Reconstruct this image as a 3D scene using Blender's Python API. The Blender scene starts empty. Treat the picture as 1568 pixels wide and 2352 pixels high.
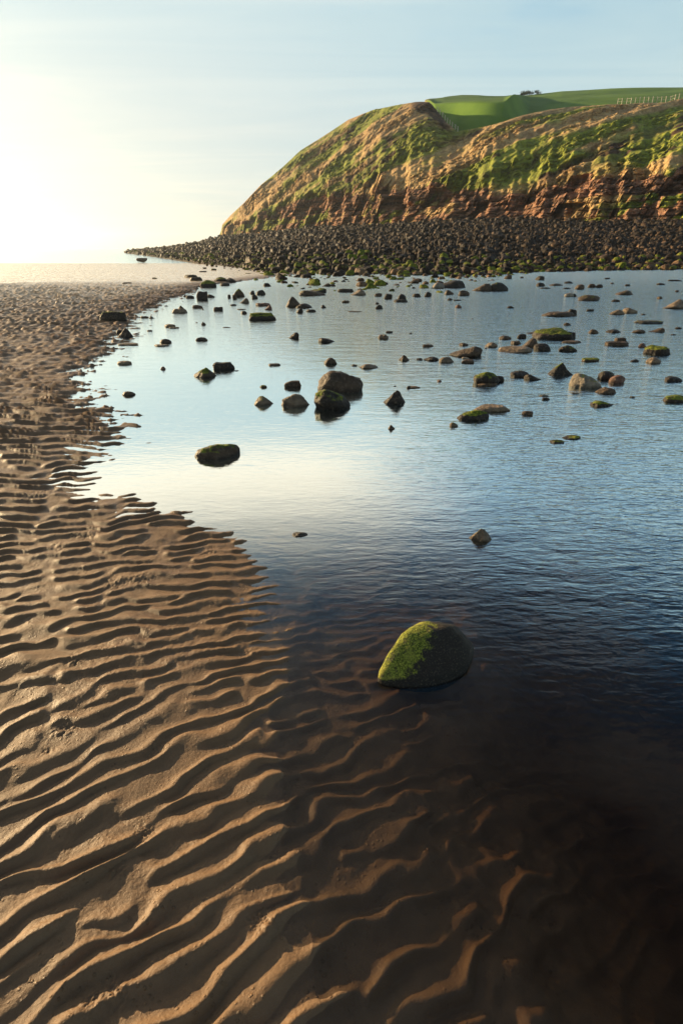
import bpy, math, random
import numpy as np
from math import sin, cos, tan, radians, pi, hypot

# ------------------------------------------------------------------ camera, sky, sun
S = bpy.context.scene
C = S.collection
CAM_H = 1.3
PITCH = 24.88
SUN_AZ, SUN_EL = -54.0, 12.0          # azimuth from +Y, negative towards -X
cam_d = bpy.data.cameras.new("camera")
cam = bpy.data.objects.new("camera", cam_d); C.objects.link(cam)
cam_d.sensor_fit = 'VERTICAL'; cam_d.sensor_height = 36; cam_d.sensor_width = 24; cam_d.lens = 20
cam_d.clip_start = 0.05; cam_d.clip_end = 20000
cam.location = (0, 0, CAM_H)
cam.rotation_euler = (radians(90 - PITCH), 0, 0)
S.camera = cam
S.view_settings.view_transform = 'Standard'; S.view_settings.look = 'None'
S.view_settings.exposure = 1.2; S.view_settings.gamma = 1.0

W = bpy.data.worlds.new("World"); S.world = W; W.use_nodes = True
nt = W.node_tree; nt.nodes.clear()
class NT:
    """small helper that adds nodes and links"""
    def __init__(s, tree): s.t = tree
    def n(s, kind, ins=None, **props):
        nd = s.t.nodes.new(kind)
        for k, v in props.items(): setattr(nd, k, v)
        for k, v in (ins or {}).items(): s.set(nd, k, v)
        return nd
    def set(s, nd, k, v):
        sock = nd.inputs[k]
        if hasattr(v, 'links') or isinstance(v, bpy.types.NodeSocket): s.t.links.new(v, sock)
        elif isinstance(v, bpy.types.Node): s.t.links.new(v.outputs[0], sock)
        else: sock.default_value = v
    def math(s, op, a, b=0.0, c=None, clamp=False):
        ins = {0: a, 1: b}
        if c is not None: ins[2] = c
        return s.n('ShaderNodeMath', ins, operation=op, use_clamp=clamp).outputs[0]
    def mix(s, f, a, b, blend='MIX'):
        nd = s.n('ShaderNodeMix', data_type='RGBA', blend_type=blend)
        for k, v in ((0, f), (6, a), (7, b)):
            if isinstance(v, tuple) and len(v) == 3: v = (*v, 1)
            s.set(nd, k, v)
        return nd.outputs[2]
    def ss(s, x, lo, hi, a=0.0, b=1.0):
        return s.n('ShaderNodeMapRange', {0: x, 1: lo, 2: hi, 3: a, 4: b}, interpolation_type='SMOOTHSTEP').outputs[0]
    def noise(s, vec, scale, detail=4, rough=.55, dist=0.0):
        return s.n('ShaderNodeTexNoise', {'Vector': vec, 'Scale': scale, 'Detail': detail, 'Roughness': rough, 'Distortion': dist}).outputs[0]
    def mapping(s, vec, scale=(1, 1, 1), rot=(0, 0, 0), loc=(0, 0, 0)):
        return s.n('ShaderNodeMapping', {'Vector': vec, 'Location': loc, 'Rotation': rot, 'Scale': scale}).outputs[0]

w = NT(nt)
sky = w.n('ShaderNodeTexSky', sky_type='NISHITA', sun_disc=False, sun_elevation=radians(SUN_EL),
          sun_rotation=radians(SUN_AZ), air_density=1.0, dust_density=0.7, ozone_density=1.6, altitude=0)
tc = w.n('ShaderNodeTexCoord')
dirv = w.n('ShaderNodeVectorMath', {0: tc.outputs['Generated']}, operation='NORMALIZE').outputs[0]
sep = w.n('ShaderNodeSeparateXYZ', {0: dirv})
zc = w.math('MAXIMUM', sep.outputs[2], 0.02)
# project onto a cloud layer far overhead
zp = w.math('ADD', zc, 0.06)
cx = w.math('DIVIDE', sep.outputs[0], zp); cy = w.math('DIVIDE', sep.outputs[1], zp)
cv = w.n('ShaderNodeCombineXYZ', {0: cx, 1: cy, 2: 0.0}).outputs[0]
cir = w.noise(w.mapping(cv, scale=(0.22, 0.75, 1), rot=(0, 0, radians(28))), 1.0, 6, .55, 1.2)
cir = w.ss(cir, .46, .74)
puff = w.noise(w.mapping(cv, scale=(1.0, 1.5, 1), loc=(3.3, 1.1, 0)), 2.4, 5, .5, .3)
puff0 = puff
puff = w.ss(puff, .50, .62)
hi = w.ss(sep.outputs[2], .31, .42)      # small clouds only higher up
puff = w.math('MULTIPLY', puff, hi)
cl = w.math('MAXIMUM', w.math('MULTIPLY', cir, .42), w.math('MULTIPLY', puff, .8))
# sun-side warmth in the cloud colour
sunv = (sin(radians(SUN_AZ)) * cos(radians(SUN_EL)), cos(radians(SUN_AZ)) * cos(radians(SUN_EL)), sin(radians(SUN_EL)))
dt = w.n('ShaderNodeVectorMath', {0: dirv, 1: sunv}, operation='DOT_PRODUCT').outputs[1]
near_sun = w.ss(dt, .35, 1.0)
ccol = w.mix(near_sun, (7.0, 6.5, 6.3), (12.0, 11.0, 9.6))
skt = w.mix(1.0, sky.outputs[0], (.70, 1.45, 1.70), 'MULTIPLY')
col = w.mix(cl, skt, ccol)
# thin pale veil low over the horizon
vt = w.math('ADD', sep.outputs[2], w.math('MULTIPLY', w.math('SUBTRACT', puff0, .5), .22))
vt = w.math('SUBTRACT', vt, w.math('MULTIPLY', near_sun, .20))
veil = w.math('MULTIPLY', w.ss(vt, .52, .22), .93)
vcol = w.mix(near_sun, (4.7, 5.9, 6.1), (7.0, 6.9, 6.3))
vcol = w.mix(w.ss(sep.outputs[2], .12, .30, 0, .68), vcol, (4.6, 5.9, 6.2))
vcol = w.mix(w.math('MULTIPLY', near_sun, w.ss(sep.outputs[2], .30, .02)), vcol, (7.4, 7.1, 6.2))
streak = w.noise(w.mapping(cv, scale=(.30, .95, 1), rot=(0, 0, radians(38))), 1.0, 7, .58, 1.0)
vcol = w.mix(w.ss(streak, .35, .68), w.mix(1.0, vcol, (.90, .95, .98), 'MULTIPLY'), w.mix(1.0, vcol, (1.09, 1.06, 1.03), 'MULTIPLY'))
col = w.mix(veil, col, vcol)
# unseen bright cloud sheet added above the frame to brighten the pool's reflections
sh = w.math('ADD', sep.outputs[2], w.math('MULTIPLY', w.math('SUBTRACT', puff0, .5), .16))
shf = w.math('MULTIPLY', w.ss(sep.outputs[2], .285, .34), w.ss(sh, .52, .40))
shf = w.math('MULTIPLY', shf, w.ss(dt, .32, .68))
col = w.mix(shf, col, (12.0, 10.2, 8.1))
# unseen sky overhead is darkened to weaken the fill light in shadows
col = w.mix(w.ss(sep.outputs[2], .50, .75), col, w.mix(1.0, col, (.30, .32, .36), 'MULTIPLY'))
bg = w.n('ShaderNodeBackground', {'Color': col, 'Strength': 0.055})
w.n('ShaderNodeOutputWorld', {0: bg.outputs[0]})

sl = bpy.data.lights.new("sun", 'SUN'); sl.energy = 5.0; sl.angle = radians(0.6); sl.color = (1.0, .73, .40)
so = bpy.data.objects.new("sun", sl); C.objects.link(so)
from mathutils import Vector
so.rotation_euler = Vector(sunv).to_track_quat('Z', 'Y').to_euler()
so.location = (-30, 20, 30)
S.cycles.max_bounces = 8; S.cycles.diffuse_bounces = 2; S.cycles.glossy_bounces = 3
S.cycles.transparent_max_bounces = 12; S.cycles.transmission_bounces = 4
S.cycles.caustics_reflective = False; S.cycles.caustics_refractive = False
S.cycles.sample_clamp_indirect = 4

# ------------------------------------------------------------------ pixels to places (photo measured at 1568 x 2352)
F = 1306.7; CP, SP = cos(radians(PITCH)), sin(radians(PITCH))
def ray(px, py):
    u = px - 784.0; v = 1176.0 - py
    return u, F * CP + v * SP, v * CP - F * SP
def at(px, py, z=0.0):
    x, y, d = ray(px, py); k = (z - CAM_H) / d
    return x * k, y * k, k           # k = metres per photo pixel there
def aze(px, py):
    x, y, d = ray(px, py); return math.atan2(x, y), d / hypot(x, y)

# ------------------------------------------------------------------ numpy noise
def hash_grid(ix, iy, seed):
    h = (ix.astype(np.int64) * 374761393 + iy.astype(np.int64) * 668265263 + seed * 974634777) & 0xffffffff
    h = ((h ^ (h >> 13)) * 1274126177) & 0xffffffff
    h = ((h ^ (h >> 16)) * 2246822519) & 0xffffffff
    return ((h ^ (h >> 15)) & 0xffffff) / float(0xffffff)
def vn(x, y, seed=0):
    x = np.asarray(x, float); y = np.asarray(y, float)
    ix = np.floor(x); iy = np.floor(y); fx = x - ix; fy = y - iy
    ix = ix.astype(np.int64); iy = iy.astype(np.int64)
    def g(dx, dy):
        a = hash_grid(ix + dx, iy + dy, seed) * 2 * pi
        return np.cos(a) * (fx - dx) + np.sin(a) * (fy - dy)
    sx = fx * fx * fx * (fx * (fx * 6 - 15) + 10); sy = fy * fy * fy * (fy * (fy * 6 - 15) + 10)
    a = g(0, 0) * (1 - sx) + g(1, 0) * sx; b = g(0, 1) * (1 - sx) + g(1, 1) * sx
    return (a * (1 - sy) + b * sy) * 1.5
def fbm(x, y, seed=0, oct=4, gain=.5):
    t = 0; a = 1.0
    for o in range(oct):
        t = t + a * vn(x * 2 ** o, y * 2 ** o, seed + o * 17); a *= gain
    return t
def sst(x, a, b):
    t = np.clip((x - a) / (b - a), 0, 1); return t * t * (3 - 2 * t)
def interp(x, tab): return np.interp(x, [p[0] for p in tab], [p[1] for p in tab])

# ------------------------------------------------------------------ mesh helpers
def mesh_from(name, verts, faces, mat, smooth=True, attrs=None, parent=None, link=True):
    """verts (n,3); faces (m,k) arrays (or a list of them); attrs: {name: (n,) or (n,4)}"""
    me = bpy.data.meshes.new(name)
    verts = np.ascontiguousarray(verts, dtype=np.float32)
    if not isinstance(faces, list): faces = [faces]
    loops = np.concatenate([f.ravel() for f in faces]).astype(np.int32)
    sizes = np.concatenate([np.full(len(f), f.shape[1]) for f in faces]).astype(np.int32)
    starts = np.concatenate([[0], np.cumsum(sizes)[:-1]]).astype(np.int32)
    me.vertices.add(len(verts)); me.vertices.foreach_set('co', verts.ravel())
    me.loops.add(len(loops)); me.loops.foreach_set('vertex_index', loops)
    me.polygons.add(len(sizes)); me.polygons.foreach_set('loop_start', starts)
    me.update(calc_edges=True)
    me.polygons.foreach_set('use_smooth', np.full(len(sizes), smooth, dtype=bool))
    for k, v in (attrs or {}).items():
        v = np.asarray(v, dtype=np.float32)
        if v.ndim == 1:
            a = me.attributes.new(k, 'FLOAT', 'POINT'); a.data.foreach_set('value', v)
        else:
            a = me.attributes.new(k, 'FLOAT_COLOR', 'POINT'); a.data.foreach_set('color', v.ravel())
    me.materials.append(mat); me.validate()
    o = bpy.data.objects.new(name, me)
    if link: C.objects.link(o)
    if parent: o.parent = parent
    return o
def grid_faces(nr, nc):
    i = np.arange(nr - 1)[:, None] * nc + np.arange(nc - 1)[None, :]
    return np.stack([i, i + 1, i + nc + 1, i + nc], -1).reshape(-1, 4)
def tag(o, label=None, cat=None, group=None, kind=None):
    if label: o['label'] = label
    if cat: o['category'] = cat
    if group: o['group'] = group
    if kind: o['kind'] = kind
    return o
def new_mat(name):
    m = bpy.data.materials.new(name); m.use_nodes = True; m.node_tree.nodes.clear()
    t = NT(m.node_tree); t.out = t.n('ShaderNodeOutputMaterial'); return m, t
def attr(t, name, out=0):
    return t.n('ShaderNodeAttribute', attribute_name=name).outputs[2 if out else 0]

# ------------------------------------------------------------------ materials
# sand
M_sand, t = new_mat('wet_sand')
pos = t.n('ShaderNodeNewGeometry').outputs['Position']
big = t.noise(pos, .9, 4); mid = t.noise(pos, 9, 5, .6); grain = t.noise(pos, 700, 2, .7); fine = t.noise(pos, 120, 4, .65)
far = attr(t, 'far')
c = t.mix(t.ss(mid, .3, .7), (.142, .075, .032), (.200, .110, .049))
c = t.mix(t.math('MULTIPLY', t.ss(grain, .35, .7), .55), c, (.21, .145, .088))
c = t.mix(t.math('MULTIPLY', t.ss(big, .35, .65), .3), c, (.12, .078, .05))
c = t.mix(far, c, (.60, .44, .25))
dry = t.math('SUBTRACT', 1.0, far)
bmp = t.n('ShaderNodeBump', {'Strength': t.math('MULTIPLY', dry, .55), 'Distance': .0012, 'Height': grain})
vor = t.n('ShaderNodeTexVoronoi', {'Vector': pos, 'Scale': 75.0}).outputs[0]
pel = t.math('MULTIPLY', t.ss(vor, .32, .10), t.ss(t.noise(pos, 11, 3), .5, .62))
bmp = t.n('ShaderNodeBump', {'Strength': t.math('MULTIPLY', dry, .8), 'Distance': .003, 'Height': pel, 'Normal': bmp.outputs[0]})
bmp2 = t.n('ShaderNodeBump', {'Strength': t.math('MULTIPLY', dry, .6), 'Distance': .004, 'Height': fine, 'Normal': bmp.outputs[0]})
rough = t.ss(t.noise(pos, 6, 3), .35, .65, .42, .62)
rough = t.math('SUBTRACT', rough, t.math('MULTIPLY', far, .28))
p = t.n('ShaderNodeBsdfPrincipled', {'Base Color': c, 'Roughness': rough, 'Specular IOR Level': .22, 'Coat Weight': t.math('MULTIPLY', far, .25), 'Coat Roughness': .22, 'Normal': bmp2.outputs[0]})
t.set(t.out, 0, p.outputs[0])

# pool water: clear surface that mirrors more at low angles, brown water that swallows light with depth
def water_mat(name, small, calm=True, vol=True):
    m, t = new_mat(name)
    pos = t.n('ShaderNodeNewGeometry').outputs['Position']
    sp = t.n('ShaderNodeSeparateXYZ', {0: pos})
    a = t.noise(t.mapping(pos, scale=(11, 30, 1), rot=(0, 0, radians(-9))), small, 3, .55, .35)
    b = t.noise(t.mapping(pos, scale=(2.2, 6, 1), rot=(0, 0, radians(14))), small, 3, .5, .2)
    h = t.math('ADD', a, t.math('MULTIPLY', b, 1.6))
    if calm:
        # breeze reaches the open right-hand water, the shallow left edge lies calm
        e = t.math('SUBTRACT', sp.outputs[0], t.math('MULTIPLY', sp.outputs[1], .05))
        e = t.math('ADD', e, t.math('MULTIPLY', t.noise(pos, .8, 3), 1.2))
        st = t.ss(e, .2, 2.0, .10, .85)
        dd = t.n('ShaderNodeCameraData') if False else None
        st = t.math('ADD', st, t.ss(sp.outputs[1], 3, 16, 0, .9))
        st = t.math('MULTIPLY', st, t.ss(sp.outputs[1], .9, 2.2, .04, 1.0))
    else: st = .8
    bump = t.n('ShaderNodeBump', {'Strength': st, 'Distance': .008 if calm else .12, 'Height': h})
    lw = t.n('ShaderNodeLayerWeight', {'Blend': .5, 'Normal': bump.outputs[0]}).outputs['Facing']
    cr = t.n('ShaderNodeFloatCurve', {1: lw})
    cu = cr.mapping.curves[0]
    for i, (x, y) in enumerate(((0, .02), (.3, .035), (.42, .08), (.53, .32), (.62, .68), (.70, .84), (.775, .88), (.87, .95), (1, 1))):
        if i < 2 and i == 0: cu.points[0].location = (x, y)
        elif x == 1: cu.points[-1].location = (1, 1)
        else: cu.points.new(x, y)
    cr.mapping.update()
    gl = t.n('ShaderNodeBsdfGlossy', {'Color': (.87, .98, 1.0, 1), 'Roughness': t.ss(sp.outputs[1], 6, 36, .06, .22) if vol else .1, 'Normal': bump.outputs[0]})
    tr = t.n('ShaderNodeBsdfTransparent', {'Color': (1, 1, 1, 1)}) if vol else \
        t.n('ShaderNodeBsdfDiffuse', {'Color': (.10, .13, .13, 1), 'Normal': bump.outputs[0]})
    # reflection weakened over the near shallows by position, letting more sun reach the bottom
    fac = t.math('MULTIPLY', cr.outputs[0], t.ss(sp.outputs[1], 1.3, 3.0, .78, 1.0)) if vol else cr.outputs[0]
    mx = t.n('ShaderNodeMixShader', {0: fac, 1: tr.outputs[0], 2: gl.outputs[0]})
    t.set(t.out, 0, mx.outputs[0])
    if vol:
        va = t.n('ShaderNodeVolumeAbsorption', {'Color': (.56, .44, .30, 1), 'Density': 3.6})
        t.set(t.out, 1, va.outputs[0])
    return m
M_pool = water_mat('pool_water', 1.0)
M_sea = water_mat('sea_water', .12, calm=False, vol=False)

# hill: 'zone' colour attribute R rock, G green turf, B dark scrub, A pasture
M_hill, t = new_mat('hillside')
pos = t.n('ShaderNodeNewGeometry').outputs['Position']
zn = t.n('ShaderNodeAttribute', attribute_name='zone')
zs = t.n('ShaderNodeSeparateColor', {0: zn.outputs['Color']})
n1 = t.noise(pos, .9, 6, .65); n2 = t.noise(pos, .22, 4); n3 = t.noise(pos, 2.6, 4, .7)
tan_c = t.mix(t.ss(n1, .3, .7), (.30, .185, .075), (.64, .44, .20))
tan_c = t.mix(t.math('MULTIPLY', t.ss(n2, .4, .65), .5), tan_c, (.30, .165, .085))
grn = t.mix(t.ss(n1, .3, .68), (.085, .10, .018), (.26, .31, .030))
brn = t.mix(t.ss(n1, .35, .7), (.035, .022, .013), (.12, .065, .035))
tan_c = t.mix(t.ss(n3, .42, .66, 0, .55), tan_c, (.16, .12, .05))
c = t.mix(t.math('MULTIPLY', t.ss(zs.outputs[1], .24, .60), .92), tan_c, grn)
c = t.mix(t.ss(zs.outputs[2], .3, .7), c, brn)
strat = t.noise(t.mapping(pos, scale=(.15, .15, 2.4)), 1.0, 4, .6)
rk = t.mix(t.ss(strat, .35, .65), (.085, .040, .022), (.38, .19, .105))
rk = t.mix(t.math('MULTIPLY', t.ss(n3, .45, .7), .6), rk, (.42, .30, .20))
rk = t.mix(t.ss(n2, .5, .72), rk, (.10, .06, .04))
c = t.mix(t.ss(zs.outputs[0], .35, .6), c, rk)
fl = t.mix(t.ss(t.noise(t.mapping(pos, scale=(1, 1, 1)), .05, 5, .6), .3, .7), (.065, .15, .012), (.145, .25, .022))
c = t.mix(zn.outputs['Alpha'], c, fl)
bk = attr(t, 'bank')
c = t.mix(bk, c, t.mix(t.ss(n3, .4, .7), (.020, .015, .010), (.06, .042, .028)))
hs = t.math('MULTIPLY', t.math('SUBTRACT', 1.0, zn.outputs['Alpha']), .7)
b1 = t.n('ShaderNodeBump', {'Strength': hs, 'Distance': .5, 'Height': n1})
b2 = t.n('ShaderNodeBump', {'Strength': hs, 'Distance': .22, 'Height': n3, 'Normal': b1.outputs[0]})
p = t.n('ShaderNodeBsdfPrincipled', {'Base Color': c, 'Roughness': .9, 'Specular IOR Level': .15, 'Normal': b2.outputs[0]})
t.set(t.out, 0, p.outputs[0])

# stone: 'tint' colour and 'moss' amount are attributes of the rock
def stone_mat(name, dense=1.0, spec=.25, mossy=(.24, .27, .022)):
    m, t = new_mat(name)
    tco = t.n('ShaderNodeTexCoord').outputs['Object']
    geo = t.n('ShaderNodeNewGeometry')
    base = t.n('ShaderNodeAttribute', attribute_name='tint').outputs['Color']
    moss = t.n('ShaderNodeAttribute', attribute_name='moss').outputs['Fac']
    na = t.noise(tco, 14 * dense, 5, .65); nb = t.noise(tco, 60 * dense, 4, .7); nc = t.noise(tco, 5 * dense, 3)
    c = t.mix(t.ss(na, .3, .7), t.mix(.6, base, (.02, .015, .011)), base)
    c = t.mix(t.math('MULTIPLY', t.ss(nb, .5, .75), .45), c, t.mix(.5, base, (.42, .33, .22)))
    mf = t.math('ADD', moss, t.math('MULTIPLY', t.math('SUBTRACT', na, .5), 1.3))
    mf = t.ss(mf, .42, .68)
    mf = t.math('MULTIPLY', mf, t.ss(t.noise(tco, 9 * dense, 5, .75), .36, .46, .35, 1.0))
    mc = t.mix(t.ss(nb, .35, .7), (.040, .058, .008), mossy)
    mc = t.mix(t.math('MULTIPLY', t.ss(nc, .45, .65), .5), mc, (.30, .27, .05))
    c = t.mix(mf, c, mc)
    hh = t.math('ADD', na, t.math('MULTIPLY', nb, .5))
    bp = t.n('ShaderNodeBump', {'Strength': .8, 'Distance': .03 / dense, 'Height': hh})
    ro = t.mix(mf, (.55, .55, .55), (.85, .85, .85))
    p = t.n('ShaderNodeBsdfPrincipled', {'Base Color': c, 'Roughness': ro, 'Specular IOR Level': spec, 'Normal': bp.outputs[0]})
    t.set(t.out, 0, p.outputs[0])
    return m
M_stone = stone_mat('wave_worn_stone', .6)
M_hero = stone_mat('mossy_stone', 3.0, .2, (.38, .38, .05))  # moss colour brightened to imitate the sunlit side
M_bank = stone_mat('bank_stone', .25, .12)

# ------------------------------------------------------------------ shoreline of the pool
SHORE = [(470, 655), (430, 672), (370, 690), (300, 728), (262, 770), (245, 800), (190, 835), (160, 868), (200, 912), (245, 960), (272, 1010), (225, 1060),
         (215, 1110), (285, 1165), (420, 1185), (510, 1225), (590, 1275), (622, 1340), (640, 1420), (672, 1475), (655, 1560),
         (660, 1650), (655, 1750), (668, 1850), (672, 1950), (705, 2080), (730, 2200), (745, 2352)]
shore_w = [at(*p)[:2] for p in SHORE]
far_w = [at(*p)[:2] for p in [(520, 650), (590, 641), (640, 634), (700, 627), (900, 626), (1100, 625), (1300, 617), (1568, 614), (1750, 614), (2000, 625), (2600, 680)]]
poly = np.array(shore_w[::1] + [(.02, .2), (-.15, -4.0), (60, -4.0), (60, 10)] + far_w[::-1])
def seg_dist(x, y, P, close=True):
    d = np.full(x.shape, 1e9)
    n = len(P)
    for i in range(n if close else n - 1):
        a = P[i]; b = P[(i + 1) % n]; ab = b - a; L = (ab ** 2).sum()
        tt = np.clip(((x - a[0]) * ab[0] + (y - a[1]) * ab[1]) / L, 0, 1)
        d = np.minimum(d, (x - a[0] - tt * ab[0]) ** 2 + (y - a[1] - tt * ab[1]) ** 2)
    return np.sqrt(d)
def inside(x, y, P):
    r = np.zeros(x.shape, bool); n = len(P)
    for i in range(n):
        a = P[i]; b = P[(i + 1) % n]
        cnd = (a[1] > y) != (b[1] > y)
        with np.errstate(divide='ignore', invalid='ignore'):
            xi = (b[0] - a[0]) * (y - a[1]) / (b[1] - a[1] + 1e-12) + a[0]
        r ^= cnd & (x < xi)
    return r

# complex envelope whose argument breaks and forks the ripple crests
rng = np.random.default_rng(11)
NT_ = 1024; PER = 8.0
fx = np.fft.fftfreq(NT_, 1 / PER)
def envelope(su, sv):
    sp = np.exp(-(fx[:, None] ** 2) / (2 * su ** 2) - (fx[None, :] ** 2) / (2 * sv ** 2))
    z = np.fft.ifft2(np.fft.fft2(rng.normal(size=(NT_, NT_)) + 1j * rng.normal(size=(NT_, NT_))) * sp)
    return z / np.sqrt((abs(z) ** 2).mean())
ENV = envelope(.18, .21)
def samp(Z, u, v):
    u = u * PER; v = v * PER
    iu = np.floor(u).astype(int); iv = np.floor(v).astype(int); fu = u - iu; fv = v - iv
    a = Z[iu % NT_, iv % NT_]; b = Z[(iu + 1) % NT_, iv % NT_]; c = Z[iu % NT_, (iv + 1) % NT_]; d = Z[(iu + 1) % NT_, (iv + 1) % NT_]
    return (a * (1 - fu) + b * fu) * (1 - fv) + (c * (1 - fu) + d * fu) * fv
yy = np.linspace(-3, 60, 4000)
lam = np.interp(yy, [0, .6, 1.1, 1.7, 2.5, 4, 7, 12, 60], [.096, .090, .070, .059, .074, .105, .150, .20, .20])
YU = np.concatenate([[0], np.cumsum((yy[1] - yy[0]) * .93 / lam[:-1])])
SCUFF = [(330, 1925, .022), (175, 1530, .032), (135, 1262, .05), (150, 1690, .03), (110, 1740, .02), (270, 2010, .02),
         (270, 2290, .035), (215, 2310, .02), (600, 2115, .035), (575, 1500, .02), (420, 1160, .09), (265, 1350, .06), (330, 1340, .05), (60, 1440, .03),
         (80, 1140, .10), (200, 1235, .06), (480, 1270, .04)]
def sand_height(x, y):
    s = seg_dist(x, y, poly); ins = inside(x, y, poly); s = np.where(ins, -s, s)
    d = np.hypot(x, y)
    s = s + .085 * fbm(x * 3.2, y * 3.2, 5, 4, .6) * np.clip(d / 2, .8, 3)
    sc = np.clip(d / 2.5, 1, 4)
    land = .030 * (1 - np.exp(-np.maximum(s, 0) / (.45 * sc))) + .02 * sst(d, 6, 25) + .016 * sst(d, 3.5, 7)
    near = 1 - sst(d, 3.0, 7.0)
    dm = .12 + .36 * near
    wat = -.040 * (1 - np.exp(np.minimum(s, 0) / (.15 * sc))) - dm * (1 - np.exp(-.09 * np.log1p(np.exp(np.clip(-(s + .38 + .30 * sst(y, 1.1, 1.8)) / .09, -40, 40))) / (1.0 * sc)))
    H = np.where(s > 0, land, wat)
    H += .010 * fbm(x * .8, y * .8, 9, 3) * sst(d, .3, 3)
    # beach falls gently to the sea
    H -= .36 * np.clip((y - 30) / 41, 0, 3) * sst(s, 0, 3)
    H += .015 * fbm(x * .03, y * .12, 3, 3) * sst(y, 20, 40) * sst(s, 0, 5)
    # ripples
    lam_ = np.interp(y, yy, lam)
    wy = 1 - sst(y, .55, 1.9)
    wx = .25 * fbm(x * .8, y * .8, 21, 2)
    u = np.interp(y, yy, YU) - (.25 + .46 * wy) * x / lam_ * np.clip(1.6 / np.maximum(np.abs(x), 1.6), .2, 1) + wx * 1.4 + .34 * fbm(x / lam_ * .4, y / lam_ * .4, 33, 2)
    v = (.93 * x + .37 * y) / lam_
    A = samp(ENV, u + 7.3, v + 3.1)
    th = np.angle(A) + 2 * pi * u + 1.7 * vn(v * .42, u * .85, 305) + .8 * vn(v * .9, u * .95, 306)
    am = sst(np.abs(A), .08, .62)
    seg = sst(vn(v * .36, u * .9, 301) + .5 * vn(v * .8, u * 1.1, 303), -.75, .25)
    fr = sst(d, 3.5, 9)
    am = am * ((.5 - .25 * fr) + (.5 + .25 * fr) * seg)
    prof = np.cos(th) + .20 * np.cos(2 * th) - .18 * np.sin(2 * th)
    amp = .0083 * (lam_ / .080) ** 1.05 * (.85 + .35 * fbm(x * 1.3, y * 1.3, 44, 2))
    amp = amp * (1 + .55 * sst(d, 2.5, 6))
    amp = amp * (1 - sst(y, 20, 27)) * np.where(s < 0, .75 + .25 * sst(s, -.5, 0), 1)
    lump = (vn(x / .125, y / .21, 501) + .6 * vn(x / .075 + 3, y / .13, 502)) * (.62 + .38 * sst(d, 8, 14))
    R = prof * am * (1 - .45 * fr) + .95 * fr * lump
    rough = .0013 * fbm(x * 28, y * 28, 61, 4, .6)
    kill = np.zeros_like(x); 
    for (px, py, r) in SCUFF:
        gx, gy, _ = at(px, py)
        q = np.exp(-((x - gx) ** 2 + (y - gy) ** 2) / (r * r)); kill = np.maximum(kill, q)
    n = .5 + .5 * fbm(x * 30, y * 30, 71, 5, .65)
    Rz = amp * (R - .45 * (1 - am)) * (1 - .35 * kill) + rough * (.3 + .7 * sst(fbm(x * 2, y * 2, 8, 2), -.2, .4)) * (1 - sst(d, 5, 9)) + kill * (.012 * (np.abs(n - .5) ** .8) - .004)
    # pinhead casts and pits on the nearest sand
    return H + Rz, s, d

# rows in distance, columns in azimuth about a point behind the camera
OY = -1.2
rows = list(np.arange(-.35, .5, .006)); y = .5
px_y = np.arange(2420, 574, -1.9)
dist = [at(784, p)[1] for p in px_y]
cur = .5; k = 0
while cur < 110:
    rows.append(cur)
    ypx = 570 + 0  # pixel step at this distance
    # derivative of distance with respect to photo rows
    dep = CAM_H / cur; ang = math.atan(dep) - radians(PITCH)
    dpx = F / cos(ang) ** 2 * (CAM_H / (cur * cur + CAM_H ** 2))
    step = 1.9 / dpx
    if cur < 27: step = min(step, .05)
    cur += max(step, .0022)
rows += list(np.geomspace(112, 3400, 20))
rows = np.array(rows) - OY
azs = np.concatenate([np.linspace(-82, -32, 40)[:-1], np.linspace(-32, 32, 980), np.linspace(32, 82, 40)[1:]])
AZ, RR = np.meshgrid(np.radians(azs), rows)
X = RR * np.sin(AZ); Y = RR * np.cos(AZ) + OY
Z, s_, d_ = sand_height(X.ravel(), Y.ravel())
Z = Z.reshape(X.shape); Z = np.where(Y > 112, -6.0, Z)
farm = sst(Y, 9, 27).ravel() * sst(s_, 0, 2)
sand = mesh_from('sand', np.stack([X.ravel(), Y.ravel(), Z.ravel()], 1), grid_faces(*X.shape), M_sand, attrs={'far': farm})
tag(sand, kind='structure')

# ------------------------------------------------------------------ pool water (closed body) and sea
def prism(name, P, z0, z1, mat):
    import bmesh
    bm = bmesh.new()
    top = [bm.verts.new((x, y, z1)) for x, y in P]; bot = [bm.verts.new((x, y, z0)) for x, y in P]
    bm.faces.new(top); bm.faces.new(bot[::-1]); n = len(P)
    for i in range(n): bm.faces.new((top[i], bot[i], bot[(i + 1) % n], top[(i + 1) % n]))
    bmesh.ops.recalc_face_normals(bm, faces=bm.faces)
    bmesh.ops.triangulate(bm, faces=[f for f in bm.faces if len(f.verts) > 4])
    me = bpy.data.meshes.new(name); bm.to_mesh(me); bm.free(); me.materials.append(mat)
    o = bpy.data.objects.new(name, me); C.objects.link(o); return o
wp = []
for (x, y) in shore_w:
    off = min(max(.35 * hypot(x, y) / 2.5, .35), 2.0)
    wp.append((x - off, y + (.0 if y < 8 else 1.0)))
wp += [(-1.6, .2), (-1.6, -3.9), (60, -3.9), (60, 30)] + [(x * 1.04, y * 1.04) for x, y in far_w[::-1][2:]]
pool = tag(prism('pool_water', wp, -1.4, 0.0, M_pool), kind='structure')

SEA_Z = -.31
P = [(-9000, 45), (9000, 45), (9000, 14000), (-9000, 14000)]
# a grid so that the sea keeps clear of the pool: it only starts beyond the falling beach
sv = np.array([(x, y, SEA_Z) for y in (58, 75, 110, 200, 500, 1500, 3500) for x in (-3500, -1500, -200, -60, -18, 60, 200, 1500, 3500)], float)
sea = mesh_from('sea', sv, grid_faces(7, 9), M_sea, smooth=False); tag(sea, kind='structure')

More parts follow.
